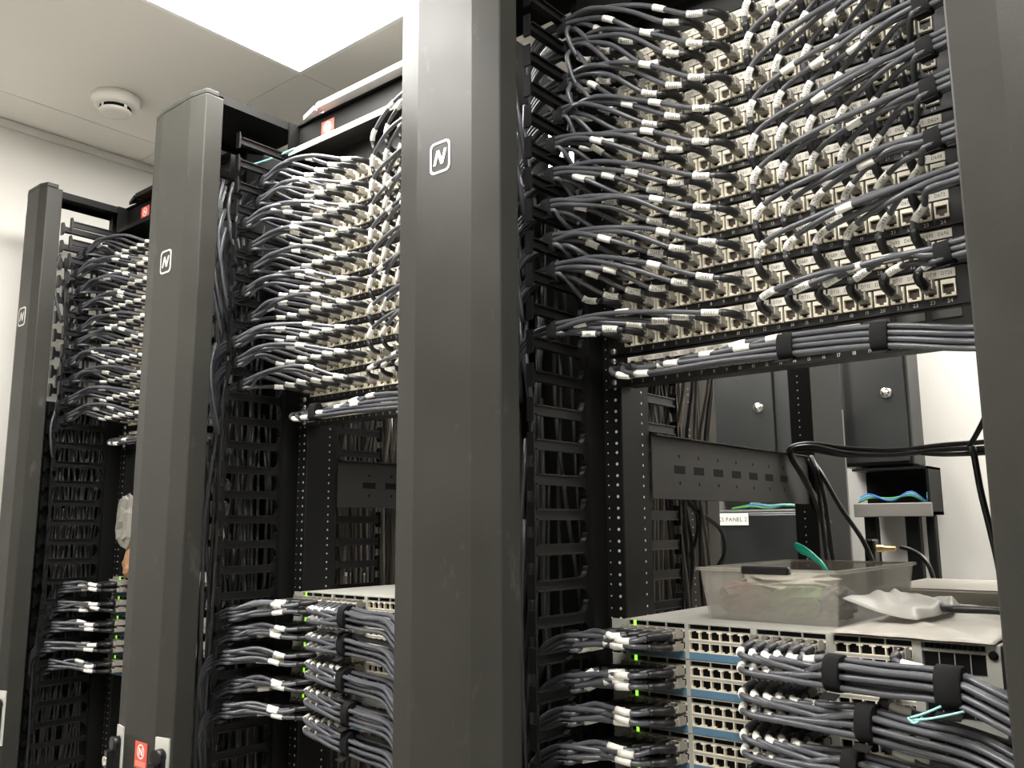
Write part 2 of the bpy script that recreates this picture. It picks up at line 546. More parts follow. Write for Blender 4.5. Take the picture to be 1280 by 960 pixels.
def make_rack(key):
    ox = OFF[key]
    r = thing('equipment_rack', {'A': 'black four-post equipment rack with a clear tub standing inside, right of the tall grey column',
                                 'B': 'black equipment rack between the two tall grey columns',
                                 'C': 'black equipment rack at the far end by the left wall'}[key], 'rack', (ox, 0, FLOOR), 'equipment racks in the row')

    def P(name, mats, fn):
        b = MB()
        fn(b)
        return b.build(name, mats, r, (0, 0, -FLOOR))
    for s, (x0, x1) in enumerate(((-.0125, .0175), (.4651, .4951))):
        p = P('post', 'black_paint', lambda b: b.cbox(x0, x1, .0025, .075, FLOOR, ZT - .02, .0015))

        def holes(b):
            hx = .0087 if s == 0 else .4739
            hole_column(b, hx, -.75, ZT - .03, .0020)
            hole_column(b, hx - .0145 if s == 0 else hx + .0145, -.75, ZT - .03, .0020, r=.0012)
            hole_column(b, .0178 if s == 0 else .4648, -.75, ZT - .03, .055, True, r=.0018)
        h = MB()
        holes(h)
        ho = h.build('mounting_holes', 'silver', p)
        ho['kind'] = 'stuff'
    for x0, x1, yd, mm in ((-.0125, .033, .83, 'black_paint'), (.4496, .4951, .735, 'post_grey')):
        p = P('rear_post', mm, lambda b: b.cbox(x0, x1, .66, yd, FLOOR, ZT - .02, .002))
        h = MB()
        hole_column(h, x0 + .02, -.5, ZT - .05, .6595, r=.0016)
        ho = h.build('mounting_holes', 'silver', p)
        ho['kind'] = 'stuff'

    def header(b):
        b.box(-.0125, .4951, -.020, .03, .485, ZT)
        b.box(-.0125, .4951, -.044, -.020, .485, .4885)
        b.box(-.0125, .4951, -.026, -.020, ZT - .003, ZT)
        b.box(-.0125, -.009, -.045, -.020, .485, ZT)
        b.box(.4916, .4951, -.045, -.020, .485, ZT)
    P('header', 'black_paint', header)
    P('header_lip', 'silver' if key == 'B' else 'black_paint', lambda b: b.cbox(-.008, .4905, -.0465, -.0442, .4840, .4960, .0006))  # silver on the middle rack stands for the light on its lip
    P('rear_header', 'black_paint', lambda b: b.box(-.0125, .4951, .70, .76, .49, ZT))
    for z in (.49,):
        P('side_rail', 'black_paint', lambda b: b.box(-.0125, .0125, .03, .7, z, z + .06))
        P('side_rail', 'black_paint', lambda b: b.box(.47, .4951, .03, .7, z, z + .06))
    # slotted lacing plates on both sides
    for sx, x0, x1 in ((1, .0178, .0198), (-1, .4628, .4648)):
        lp = P('lacing_plate', 'lacing_paint', lambda b: b.cbox(x0, x1, .0755, .6595, -.2025, -.112, .0007))
        xs = x1 + .0002 if sx == 1 else x0 - .0002
        for y in (.155, .215, .28, .345, .41, .475, .54):
            h = MB()
            h.add([(xs, y + a, -.158 + c) for a, c in ((-.017, -.006), (.017, -.006), (.017, .006), (-.017, .006))], [(0, 1, 2, 3)])
            for dz in (-.02, .02):
                h.add([(xs, y + .003 * math.cos(t), -.158 + dz + .003 * math.sin(t)) for t in [i * math.pi / 4 for i in range(8)]], [tuple(range(8))])
            h.build('slot', 'port_black', lp)
        P('lacing_lip', 'lacing_paint', lambda b: b.box(x0, x0 + .012 * sx if sx > 0 else x0 + .002, .0755, .6595, -.112, -.1105) if sx > 0 else b.box(x1 - .012, x1, .0755, .6595, -.112, -.1105))
    st = MB()
    sticker(st, .082, -.0205, .521, .038, .040)
    st.build('warning_sticker', ['red_sticker', 'label_white', 'red_light'], r, (0, 0, -FLOOR))['label'] = 'red square sticker with round emblem'
    # pointed bar for the header flange; the middle rack's white is painted-in light
    if key != 'A':
        def bar(b):
            b.cbox(.075, .49, -.046, -.018, ZT + .0005, ZT + .012, .001)
            b.prism([(.018, -.032), (.07, -.046), (.07, -.018)], 2, ZT + .0005, ZT + .009)
        P('top_bar', 'lit_flange_white' if key == 'B' else 'black_paint', bar)
        P('bolt', 'steel', lambda b: b.lathe([(.006, 0), (.006, .006), (.0035, .007), (.0035, .018)], (.072, -.034, ZT + .002), 2, 12))
    return r


for k in 'ABC':
    make_rack(k)

# ------------------------------------------------------------------ vertical cable managers
def finger_mesh(L=.150, root=.030):
    """one horizontal finger in the y-z plane, tip towards -y, root against the post"""
    h, R = .0062, .0125
    top = [(-root, U / 2 - .0003)]
    for i in range(5):
        a = math.radians(90 * i / 4)
        top.append((-root - .003 - R * (1 - math.cos(a)), h + R - R * math.sin(a)) if False else
                   (-root - .003 - R + R * math.cos(a), h + R - R * math.sin(a)))
    top += [(-L + .007, h), (-L + .004, .0155), (-L, .0155)]
    poly = top + [(y, -z) for y, z in top[::-1]]
    b = MB()
    b.prism(poly, 0, -.004, .004)
    for s_ in (1, -1):
        b.box(.004, .0075, -L + .007, -root - .016, s_ * h - .001, s_ * h + .001)
    b.box(.004, .0075, -L, -L + .002, -.0155, .0155)
    return b


FING = finger_mesh().mesh('finger', 'black_plastic')


def make_manager(name, cx, half, label, key):
    """cx centre, half = half width of the door"""
    t = thing('cable_manager', label, 'cable manager', (cx, 0, FLOOR), 'vertical cable managers between the racks')
    L = (0, 0, -FLOOR)

    def P(nm, mats, fn, par=t, loc=L):
        b = MB()
        fn(b)
        return b.build(nm, mats, par, loc)
    dc, dh = (.011, .0915) if half > .05 else (.023, .057)
    fl = dh * .546
    yb = -.2300
    prof = [(dc - dh, -.195), (dc - dh, yb), (dc - fl, -.238), (dc + fl, -.238), (dc + dh, yb), (dc + dh, -.195)]
    door = P('door', 'door_paint', lambda b: (b.prism(prof, 2, FLOOR + .05, ZT - .012), b.prism([(dc - dh, -.205)] + prof[1:5] + [(dc + dh, -.205)], 2, ZT - .0125, ZT - .002)))
    # chamfer the long edges for a highlight
    md = door.modifiers.new('edges', 'BEVEL')
    md.width = .0022
    md.segments = 2
    md.limit_method = 'ANGLE'
    md.angle_limit = math.radians(20)
    lg = MB()
    logo(lg, (dc - .006, -.2388, .242), .022)
    lg.build('emblem', 'silver', door)['label'] = 'silver square emblem'
    if half > .05 and key != 'near':
        st = MB()
        sticker(st, dc + .009, -.2382, -.613, .040, .042)
        st.build('warning_sticker', ['red_sticker', 'label_white', 'red_light'], door)['label'] = 'red square sticker with round emblem'
    # swing handles on the two slanted faces
    for s_ in (1, -1):
        nx, ny = s_ * (.238 + yb), -(dh - fl)
        ln = math.hypot(nx, ny)
        nx, ny = nx / ln, ny / ln
        tx, ty = -ny, nx
        c = np.array([dc + s_ * (dh + fl) / 2, (-.238 + yb) / 2, -.627])

        def ob(b, u0, u1, v0, v1, z0, z1, m=0):
            V = []
            for z in (z0, z1):
                for u_, v_ in ((u0, v0), (u1, v0), (u1, v1), (u0, v1)):
                    V.append((c[0] + tx * u_ + nx * v_, c[1] + ty * u_ + ny * v_, c[2] + z))
            b.add(V, [(0, 3, 2, 1), (4, 5, 6, 7), (0, 1, 5, 4), (1, 2, 6, 5), (2, 3, 7, 6), (3, 0, 4, 7)], m)
        hp = MB()
        ob(hp, -.016, .016, .0, .003, -.06, .05)
        hpo = hp.build('handle_plate', 'handle_plate', door)
        hb = MB()
        ob(hb, -.0105, .0105, .003, .012, -.05, .028)
        ob(hb, -.0085, .0085, .012, .024, -.05, .012)
        hb.tube(np.array([c + np.array([nx * .003, ny * .003, .022]), c + np.array([nx * .016, ny * .016, .022])]), .012, 14)
        hb.build('handle', 'black_plastic', hpo)
        lk = MB()
        lk.tube(np.array([c + np.array([nx * .016, ny * .016, -.004]), c + np.array([nx * .027, ny * .027, -.004])]), .0075, 14)
        lk.build('lock', 'chrome', hpo)
    P('top_cap', 'black_paint', lambda b: (b.box(-half, half, -.208, .01, ZT - .0035, ZT), b.box(half - .003, half, -.19, .01, ZT - .016, ZT - .0035), b.box(-half, -half + .003, -.19, .01, ZT - .016, ZT - .0035)))
    for s_ in (1, -1):
        P('side_post', 'black_paint', lambda b: b.box(s_ * half - (.02 if s_ > 0 else 0), s_ * half + (0 if s_ > 0 else .02), -.0305, .1, FLOOR, ZT - .004))
    P('back_web', 'black_paint', lambda b: b.box(-half + .015, half - .015, .03, .034, FLOOR, .30))
    if half < .05:
        P('gap_darkener', 'black_paint', lambda b: b.box(-half, -half + .003, -.185, .0, FLOOR, .06))  # added plate that darkens the lower gaps between the fingers
    P('base', 'black_paint', lambda b: b.box(-half, half, -.18, .1, FLOOR, FLOOR + .04))
    # fingers: the rows in view one by one, the ones below in one piece
    kmin, kmax = -15, 12
    for s_ in (1, -1):
        for fr in ((1, -1) if s_ > 0 else (1,)):
            rows = range(kmin, kmax)
            for k in rows:
                if fr < 0 and not (-9 <= k <= 4):
                    continue
                o = link('finger', FING, t, (s_ * (half - .012), 0 if fr > 0 else .07, k * U - .003 - FLOOR))
                o.scale = (s_, fr, 1)
            if fr < 0:
                continue
            b = MB()
            k = kmin - 1
            while k * U > FLOOR + .06:
                x = s_ * (half - .012)
                b.box(x - .004, x + .004, -.15, -.03, k * U - .009, k * U + .003)
                k -= 1
            lo = b.build('lower_fingers', 'black_plastic', t, L)
            lo['kind'] = 'stuff'
    return t


MAN = {'near': (.5920, .0925), 'AB': (-.1045, .0925), 'BC': (-.809, .0925), 'CL': (-1.464, .036)}
make_manager('n', *MAN['near'], 'dark grey cable column cut off by the right edge of the frame', 'near')
make_manager('ab', *MAN['AB'], 'tall grey cable column with square emblem, largest in the picture', 'AB')
make_manager('bc', *MAN['BC'], 'dark grey cable column with scuffed top and red sticker low down', 'BC')
make_manager('cl', *MAN['CL'], 'narrow dark cable column at the left wall with white paper tag', 'CL')
# the paper tag follows the slanted left face of the far column
tg = MB()
cxl, hl = MAN['CL']
a0 = np.array([cxl + .023 - .057, -.2306]); a1 = np.array([cxl + .023 - .057 * .546, -.2386])
d = a1 - a0
q0, q1 = a0 + d * .25, a0 + d * .98
tg.add([(q0[0], q0[1] - .0008, .495), (q1[0], q1[1] - .0008, .495), (q1[0], q1[1] - .0008, .532), (q0[0], q0[1] - .0008, .532),
        (q0[0], q0[1], .495), (q1[0], q1[1], .495), (q1[0], q1[1], .532), (q0[0], q0[1], .532)],
       [(0, 1, 2, 3), (4, 7, 6, 5), (0, 4, 5, 1), (1, 5, 6, 2), (2, 6, 7, 3), (3, 7, 4, 0)])
tag(tg.build('paper_tag', 'label_white'), 'small white paper tag stuck near the top of the far column', 'tag')

CR0 = .0034
# cables hanging inside the managers, too many and too dim to count
b = MB()
for nm, (cx, half) in MAN.items():
    for i in range(46 if nm != 'near' else 12):
        x = cx + rnd.uniform(-half + .012, half - .026)
        y = rnd.uniform(-.135, -.01)
        zt = rnd.uniform(-.1, .42) if i % 4 else rnd.uniform(-.3, -.1)
        zb = rnd.uniform(-1.3, -.75)
        lean = rnd.uniform(-.03, .05)
        n = 9
        P = []
        for j in range(n):
            q = j / (n - 1)
            P.append((min(max(x + rnd.uniform(-.006, .006), cx - half + .01), cx + half - .026), max(-.14, min(-.0, y + lean * math.sin(q * 5 + i) + rnd.uniform(-.004, .004))), zb + (zt - zb) * q))
        b.tube(crom(P, 3), rnd.uniform(.0026, .0034), 6, 0)
    for i in range(70):
        x = cx + rnd.uniform(-half + .012, half - .03)
        y = rnd.uniform(.16, .42)
        P = [(x + rnd.uniform(-.01, .01) + (.03 * math.sin(i) if j > 4 else 0), y + rnd.uniform(-.012, .012), -.9 + .19 * j) for j in range(8)]
        b.tube(crom(P, 3), .0035, 6, 1 if i % 3 else 0)
    for i in range(18 if half > .05 else 4):
        x = cx + rnd.uniform(0, half - .03)
        y = rnd.uniform(-.17, -.10)
        z = rnd.uniform(-.05, .40)
        P = [(x, y + .02, z - .12), (x + .004, y, z - .06), (x - .002, y - .004, z), (x - .012, y + .01, z + .05)]
        b.tube(crom(P, 4), CR0, 6, 2)
o = b.build('manager_cables', ['cord_dark', 'cord_backlit', 'cord_grey'])
o['kind'] = 'stuff'
tag(o, 'dark cables hanging inside the columns behind the plastic fingers', 'cables')

# ------------------------------------------------------------------ patch panels
X1, DX = .0376, .01772


def jack_mesh():
    b = MB()
    w2, z0, z1, d = .0074, .0042, .0222, .0048
    b.box(-w2, w2, -d, 0, z1 - .0042, z1)                      # top hood
    b.box(-w2, w2, -d + .001, 0, z1, z1 + .0008)
    b.box(-w2, -w2 + .0015, -d, 0, z0, z1 - .0042)
    b.box(w2 - .0015, w2, -d, 0, z0, z1 - .0042)
    b.box(-w2 + .0015, -.0028, -d, 0, z0, z0 + .0036)
    b.box(.0028, w2 - .0015, -d, 0, z0, z0 + .0036)
    b.box(-.0028, .0028, -d, 0, z0, z0 + .0013)
    b.add([(-w2 + .001, -.0005, z0 + .001), (w2 - .001, -.0005, z0 + .001), (w2 - .001, -.0005, z1 - .003), (-w2 + .001, -.0005, z1 - .003)], [(0, 1, 2, 3)], 1)
    return b.mesh('jack', ['jack_cream', 'jack_dark'])


JACK = jack_mesh()
STRIP = MB().box(-.0164, .0164, -.0014, 0, .0262, .0358).mesh('label_strip', 'strip_white')
PLATE = MB().cbox(.0, .4826, 0, .0022, -.0058, .0383, .0006).box(.02, .4626, .0022, .035, -.004, .0365).box(.0005, .482, -.0032, 0, -.0056, -.0038).mesh('face_plate', 'panel_black')
SCREW = MB().lathe([(.0046, 0), (.0046, -.0016), (.003, -.0026)], (0, 0, 0), 1, 12).mesh('screw', 'steel')
NUM = MB()
for p in range(1, 25):
    text(NUM, str(p), (X1 + (p - 1) * DX, -.0004, .0), .0062, squeeze=.9)
NUM = NUM.mesh('port_numbers', 'print_white')

for key in 'ABC':
    ox = OFF[key]
    for r in range(0, 11):
        z = (r - 1) * U
        nm = 'lowest row' if r == 0 else ORD[r + 1] + ' row from the bottom'
        t = thing('patch_bay', 'black patch panel, %s, in the %s' % (nm, RACKNAME[key]), 'patch panel', (ox, 0, z), 'patch panels of the ' + RACKNAME[key])
        t['kind'] = 'thing'
        link('face_plate', PLATE, t)
        lim = {'A': 24 if r else 16, 'B': 18, 'C': 12}[key]
        for p in range(1, lim + 1):
            link('jack', JACK, t, (X1 + (p - 1) * DX, 0, 0))
        if r > 0:
            for p in range(1, lim, 2):
                link('label_strip', STRIP, t, (X1 + (p - .5) * DX, 0, 0))
        else:
            part(t, 'label_strip', 'strip_white', lambda b: (b.box(.033, .243, -.0022, 0, .0265, .0335), b.box(.246, .348, -.0022, 0, .0265, .0335)))
            [part(t, 'label_holder', 'post_grey', lambda b: b.box(.352 + i * .037, .382 + i * .037, -.0022, 0, .0255, .0345)) for i in range(3)]
        if key != 'C':
            link('port_numbers', NUM, t)
        for sx, sz in ((.0087, .001), (.4739, .001), (.0087, .0315)):
            link('screw', SCREW, t, (sx, -.0001, sz)) if (r == 0 or sz < .01) else None
        if key == 'A':
            b = MB()
            if r > 0:
                base = 720 - 24 * r
                for p in range(1, 25):
                    text(b, 'D%d' % (base + p), (X1 + (p - 1) * DX + (.001 if p % 2 else -.001), -.0016, .031), .0060, squeeze=.78)
            else:
                for p in range(1, 17):
                    text(b, 'D%d' % (720 + p), (X1 + .004 + (p - 1) * .0130, -.0024, .030), .0050, squeeze=.7)
            b.build('lettering', 'ink', t)
    # blank panel under the header
    bl = MB().cbox(0, .4826, 0, .002, 10 * U - .0058, 10 * U + .0383, .0006)
    tag(bl.build('blanking_plate', 'panel_black', None, (ox, 0, 0)), 'plain black blanking panel below the header of the ' + RACKNAME[key], 'blanking panel', 'blanking panels')['kind'] = 'thing'


# ------------------------------------------------------------------ patch cables
def plug_mesh():
    """clear modular plug pointing -y out of a jack, with its latch"""
    b = MB()
    b.cbox(-.0058, .0058, -.020, -.003, -.0042, .0042, .0008)
    b.cbox(-.0048, .0048, -.030, -.019, -.0044, .0044, .0012)
    for i in range(3):
        b.box(-.0062, .0062, -.0125 - i * .004, -.0108 - i * .004, -.0046, .0046)
    b.add([(-.0032, -.006, .0042), (.0032, -.006, .0042), (.0026, -.027, .0098), (-.0026, -.027, .0098),
           (-.0032, -.006, .0032), (.0032, -.006, .0032), (.0026, -.027, .0086), (-.0026, -.027, .0086)],
          [(0, 1, 2, 3), (4, 7, 6, 5), (0, 4, 5, 1), (1, 5, 6, 2), (2, 6, 7, 3), (3, 7, 4, 0)])
    b.box(-.0066, -.0052, -.024, -.012, -.003, .0078)
    b.box(.0052, .0066, -.024, -.012, -.003, .0078)
    return b


PLUGB = plug_mesh()
PLUG = PLUGB.mesh('plug', 'plug_clear')
STUFF = MB()
STUFF_MATS = ['cord_grey', 'boot_black', 'label_white', 'plug_clear', 'boot_grey']
VIEW = Vector(CAM)
CR = .0034


def cable(ctrl, plug_at, info=None, labels=((.036, .058),), boot='boot_black', boot_len=.030, letters=None, per=5, n=8, sleeve=None):
    """ctrl starts at the jack; info = (label, group) makes a thing of its own, otherwise it joins the far mass"""
    pts = crom(ctrl, per)
    if info is None:
        STUFF.tube(pts, CR, 6, 0)
        STUFF.tube(along(pts, 0, boot_len, 5), np.linspace(.0052, .0038, 5), 6, 1 if boot == 'boot_black' else 4)
        for s0, s1 in labels:
            STUFF.tube(along(pts, s0, s1, 4), .0044, 6, 2)
        V = np.concatenate(PLUGB.v) + np.array(plug_at)
        STUFF.add(V, PLUGB.f, 3)
        return pts
    o = MB().tube(pts, CR, n, 0).build('patch_cable', 'cord_grey')
    tag(o, info[0], 'patch cable', info[1])
    link('plug', PLUG, o, plug_at)
    MB().tube(along(pts, 0, boot_len, 7), [.0056, .0057, .0053, .0055, .0049, .0051, .0043], n).build('boot', boot, o)
    for q, (s0, s1) in enumerate(labels):
        l = MB().tube(along(pts, s0, s1, 4), .0045, n).build('label_sleeve', 'label_white', o)
        if q == 0 and letters:
            e = along(pts, s0, s1, 3)
            c = Vector(e[1])
            ax = Vector(e[2] - e[0]).normalized()
            if ax.x < 0:
                ax = -ax
            v = (VIEW - c).normalized()
            up = (-(ax.cross(v))).normalized()
            if up.z < 0:
                up = -up
            nrm = ax.cross(up)
            if nrm.dot(v) < 0:
                nrm = -nrm
            b = MB()
            text(b, letters, c + nrm * .0048, .0058, ax, up, squeeze=.95)
            b.build('lettering', 'ink', l)
    return pts


def strap(c, d, hz, hy, wid, label, tail=True, group='black cable straps'):
    """black hook-and-loop strap round a bundle running along d"""
    d = np.array(d, float)
    d /= np.linalg.norm(d)
    up = np.array([0, 0, 1.0])
    up = up - d * (up @ d)
    up /= np.linalg.norm(up)
    sd_ = np.cross(d, up)
    c = np.array(c, float)
    n = 16
    V, F = [], []
    for k, (t, q) in enumerate(((-wid / 2, .94), (-wid / 2 + .001, 1), (wid / 2 - .001, 1), (wid / 2, .94))):
        for j in range(n):
            a = 2 * math.pi * j / n
            ca, sa = math.cos(a), math.sin(a)
            e = .75
            V.append(c + d * t + up * hz * q * abs(sa) ** e * (1 if sa > 0 else -1) + sd_ * hy * q * abs(ca) ** e * (1 if ca > 0 else -1))
    for k in range(3):
        for j in range(n):
            F.append((k * n + j, k * n + (j + 1) % n, (k + 1) * n + (j + 1) % n, (k + 1) * n + j))
    b = MB().add(V, F, 0, True)
    b.add([V[j] for j in range(n)], [tuple(range(n))])
    b.add([V[3 * n + j] for j in range(n)], [tuple(range(n))[::-1]])
    o = b.build('cable_strap', 'velcro')
    tag(o, label, 'strap', group)
    if tail:
        s_ = -1 if sd_[1] > 0 else 1
        p = c - up * (hz + .001) + sd_ * s_ * hy * .6
        q = MB()
        e0, e1 = d * wid / 2, sd_ * s_ * .012 - up * .004
        th = up * .0012
        P = [p - e0, p + e0, p + e0 + e1, p - e0 + e1]
        q.add(P + [x + th for x in P], [(0, 3, 2, 1), (4, 5, 6, 7), (0, 1, 5, 4), (1, 2, 6, 5), (2, 3, 7, 6), (3, 0, 4, 7)])
        q.build('strap_tail', 'velcro', o)
    return o


LS = {'A': [(-.096, .020), (-.096, .102), (-.101, .142), (-.105, .189), (-.097, .237), (-.092, .284), (-.075, .336), (-.062, .391), (-.058, .444), (-.063, .478)],
      'B': [(-.114, .019), (-.128, .060), (-.135, .095), (-.102, .148), (-.118, .194), (-.103, .242), (-.108, .284), (-.122, .326), (-.095, .378), (-.088, .421)],
      'C': [(-.121, .018), (-.121, .058), (-.114, .110), (-.122, .151), (-.110, .198), (-.104, .233), (-.106, .285), (-.114, .326), (-.123, .366), (-.105, .423)]}
RS = [.030, .107, .152, .208, .254, .303, .350, .395, .440, .485]

for key in 'ABC':
    ox = OFF[key]
    for r in range(1, 11):
        zj = (r - 1) * U + .0133
        ys, zs = LS[key][r - 1]
        S = np.array([ox - .022, ys, zs])
        rowname = ORD[r + 1] + ' row up'
        for k, p in enumerate(range(1, 12, 2)):
            xj = ox + X1 + (p - 1) * DX
            offv = np.array([0, ((k % 2) - .5) * .0070 * (-1 if k // 2 % 2 else 1), (k // 2 - 1) * .0070])
            j = lambda a: rnd.uniform(-a, a)
            ctrl = [(xj, -.027, zj), (xj - .001, -.038, zj + .0005), (xj - .011, -.051, zj + .003 + j(.001)), (xj - .034, -.060, zj + .006 + j(.002))]
            A = np.array(ctrl[-1])
            dist = np.linalg.norm(S - A)
            if dist > .06:
                nmid = 2 if dist > .14 else 1
                for q in range(nmid):
                    t = (q + 1) / (nmid + 1)
                    Q = A * (1 - t) + (S + offv) * t
                    bul = 4 * t * (1 - t)
                    Q[2] += bul * (.006 * dist / .2 + (.012 if key != 'A' else .0)) + (zs - zj) * (.28 if key != 'A' else .16) * bul + j(.004)
                    Q[1] += -bul * .012 + j(.006)
                    ctrl.append(Q)
            ctrl += [S + offv + np.array([.012, 0, .001]), S + offv + np.array([-.008, -.002, -.002]), S + offv + np.array([-.030, -.008, -.010]),
                     S + offv + np.array([-.055, -.008, -.034]), S + offv * .8 + np.array([-.070, 0.01, -.085])]
            s0 = .034 + rnd.uniform(0, .006)
            labs = [(s0, s0 + .021)]
            if rnd.random() < .55 and dist > .10:
                s1 = s0 + .05 + rnd.uniform(0, .03)
                labs.append((s1, s1 + .018))
            info = None
            if key in 'AB':
                info = ('grey patch cable from the %s port, %s, of the %s' % (ORD[p], rowname, RACKNAME[key]), 'patch cables running left in the ' + RACKNAME[key])
            cable(ctrl, (xj, 0, zj), info, labs, letters='D%d' % (720 - 24 * r + p) if key == 'A' else None, boot_len=.032)
        strap(S + np.array([0, -.001, -.001]), (1, .1, .05), .0145, .0098, .0145, 'black strap on the left cable bundle, %s, %s' % (rowname, RACKNAME[key]), group='straps on the left cable bundles')
        # right half
        zs = RS[r - 1]
        S = np.array([ox + .462, -.082, zs])
        for k, p in enumerate(range(13, 24, 2)):
            if key == 'C':
                continue
            xj = ox + X1 + (p - 1) * DX
            kk = 5 - k
            offv = np.array([0, ((kk % 2) - .5) * .0070, (kk // 2 - 1) * .0070])
            j = lambda a: rnd.uniform(-a, a)
            rise = min(max((zs - zj) * .62, .014), .040)
            ctrl = [(xj, -.027, zj), (xj, -.037, zj + .001), (xj - .001, -.048, zj + rise * .32 + j(.001)), (xj + .001, -.052, zj + rise * .75), (xj + .012, -.054, zj + rise * 1.1 + j(.002))]
            A = np.array(ctrl[-1])
            dist = np.linalg.norm(S - A)
            if dist > .06:
                for t in ((.35, .7) if dist > .12 else (.5,)):
                    Q = A * (1 - t) + (S + offv) * t
                    bul = 4 * t * (1 - t)
                    Q[2] += bul * (.004 + j(.004))
                    Q[1] += -bul * (.010 + j(.006))
                    ctrl.append(Q)
            ctrl += [S + offv + np.array([-.010, 0, -.001]), S + offv + np.array([.010, -.002, .001]), S + offv + np.array([.045, -.012, -.002]), S + offv + np.array([.075, -.012, -.03])]
            s0 = .032 + rnd.uniform(0, .006)
            labs = [(s0, s0 + .021)]
            if rnd.random() < .4 and dist > .1:
                s1 = s0 + .045 + rnd.uniform(0, .04)
                labs.append((s1, s1 + .018))
            info = None
            if key == 'A':
                info = ('grey patch cable from the %s port, %s, of the %s' % (ORD[p], rowname, RACKNAME[key]), 'patch cables running right in the ' + RACKNAME[key])
            cable(ctrl, (xj, 0, zj), info, labs, letters='D%d' % (720 - 24 * r + p) if key == 'A' else None, boot_len=.030)
        if key == 'A' and r != 2:
            strap(S + np.array([0, 0, -.001]), (1, -.1, .1), .0135, .009, .017, 'black strap on the right cable bundle, %s, right rack' % rowname, group='straps on the right cable bundles')
    # lowest panel: cables that swing round and run right
    zj = -U + .0133
    for k, p in enumerate((1, 2, 3, 5, 7, 9, 10, 12)):
        if key == 'C' and p > 4:
            continue
        xj = ox + X1 + (p - 1) * DX
        offy, offz = (k % 2) * .0066, (k // 2) * .0070 - .010
        yb, zb = -.052 - offy, -.037 + offz
        j = lambda a: rnd.uniform(-a, a)
        ctrl = [(xj, -.020, zj), (xj - .002, -.032, zj - .001), (xj - .003, -.046, zj - .002), (xj + .006, -.056, (zj + zb) / 2 - .002), (xj + .030, -.056 - offy * .5, zb + j(.003)),
                ]
        for x, z in ((.20, .001), (.282, .0), (.386, -.004), (.468, -.018), (.53, -.03)):
            if x > xj - ox + .06:
                ctrl.append((ox + x, yb + j(.001) - (.03 if x > .5 else 0), zb + z + j(.0015)))
        info = ('grey patch cable from the %s port of the lowest panel, right rack' % ORD[p], 'patch cables of the lowest panel') if key == 'A' else None
        cable(ctrl, (xj, 0, zj), info, ((.05 + .012 * (k % 3), .07 + .012 * (k % 3)),), boot='boot_grey', boot_len=.026)
    if key != 'C':
        for x, z, nm in ((.282, -.037, 'nearer the label strip end'), (.386, -.041, 'beside the column')):
            if key == 'B' and x > .3:
                continue
            if key == 'B':
                x = .115
            strap((ox + x, -.0555, z), (1, 0, -.03), .0165, .0105, .018, 'black strap on the lowest cable bundle of the %s, %s' % (RACKNAME[key], nm), group='straps on the lowest cable bundles')


# ------------------------------------------------------------------ network switches
def port_mesh(up):
    b = MB()
    w2, h, d = .00695, .0120, .006
    s = 1 if up else -1
    z = lambda a, c: (min(s * a, s * c), max(s * a, s * c))
    b.box(-w2, -w2 + .0007, 0, d, *z(-h / 2, h / 2))
    b.box(w2 - .0007, w2, 0, d, *z(-h / 2, h / 2))
    b.box(-w2 + .0007, w2 - .0007, 0, d, *z(h / 2 - .0008, h / 2))
    b.box(-w2 + .0007, w2 - .0007, 0, d, *z(-h / 2, -h / 2 + .0007))
    b.box(-w2 + .0007, -.0036, 0, d, *z(h / 2 - .0026, h / 2 - .0006))
    b.box(.0036, w2 - .0007, 0, d, *z(h / 2 - .0026, h / 2 - .0006))
    b.add([(-w2, d - .0003, -h / 2), (w2, d - .0003, -h / 2), (w2, d - .0003, h / 2), (-w2, d - .0003, h / 2)], [(0, 1, 2, 3)], 1)
    return b.mesh('port', ['switch_cream', 'port_black'])


PORT_U, PORT_L = port_mesh(True), port_mesh(False)
GX = [.0055, .0945, .1855, .2780]          # left edges of the four port groups
PW = .0139
ZU, ZL = .0297, .0148
CHASSIS = MB().cbox(0, .446, .006, .42, 0, .0438, .001).mesh('chassis', 'switch_grey')


def bezel():
    b = MB()
    b.box(0, .446, 0, .006, .0425, .0438)                       # top lip
    b.box(0, .446, 0, .006, .0356, .0365)
    xs = [0] + [x for g in GX for x in (g, g + 6 * PW)] + [.3660]
    b.box(0, GX[0], 0, .006, 0, .0425)
    for g in range(3):
        b.box(GX[g] + 6 * PW, GX[g + 1], -.001, .006, 0, .0425)
    b.box(GX[3] + 6 * PW, .3710, -.001, .006, 0, .0425)
    for g in GX:
        b.box(g, g + 6 * PW, 0, .006, .0207, .0238)             # bar between the two port rows
    b.box(.4330, .446, -.001, .006, 0, .0425)
    b.box(.3710, .4330, 0, .006, .0335, .0356)
    b.box(.3710, .4330, .003, .006, 0, .0130)
    for i in (1, 2):
        for g in GX:
            b.box(g + i * 2 * PW - .0006, g + i * 2 * PW + .0006, 0, .006, .0365, .0425)
    return b.mesh('bezel', 'switch_grey')


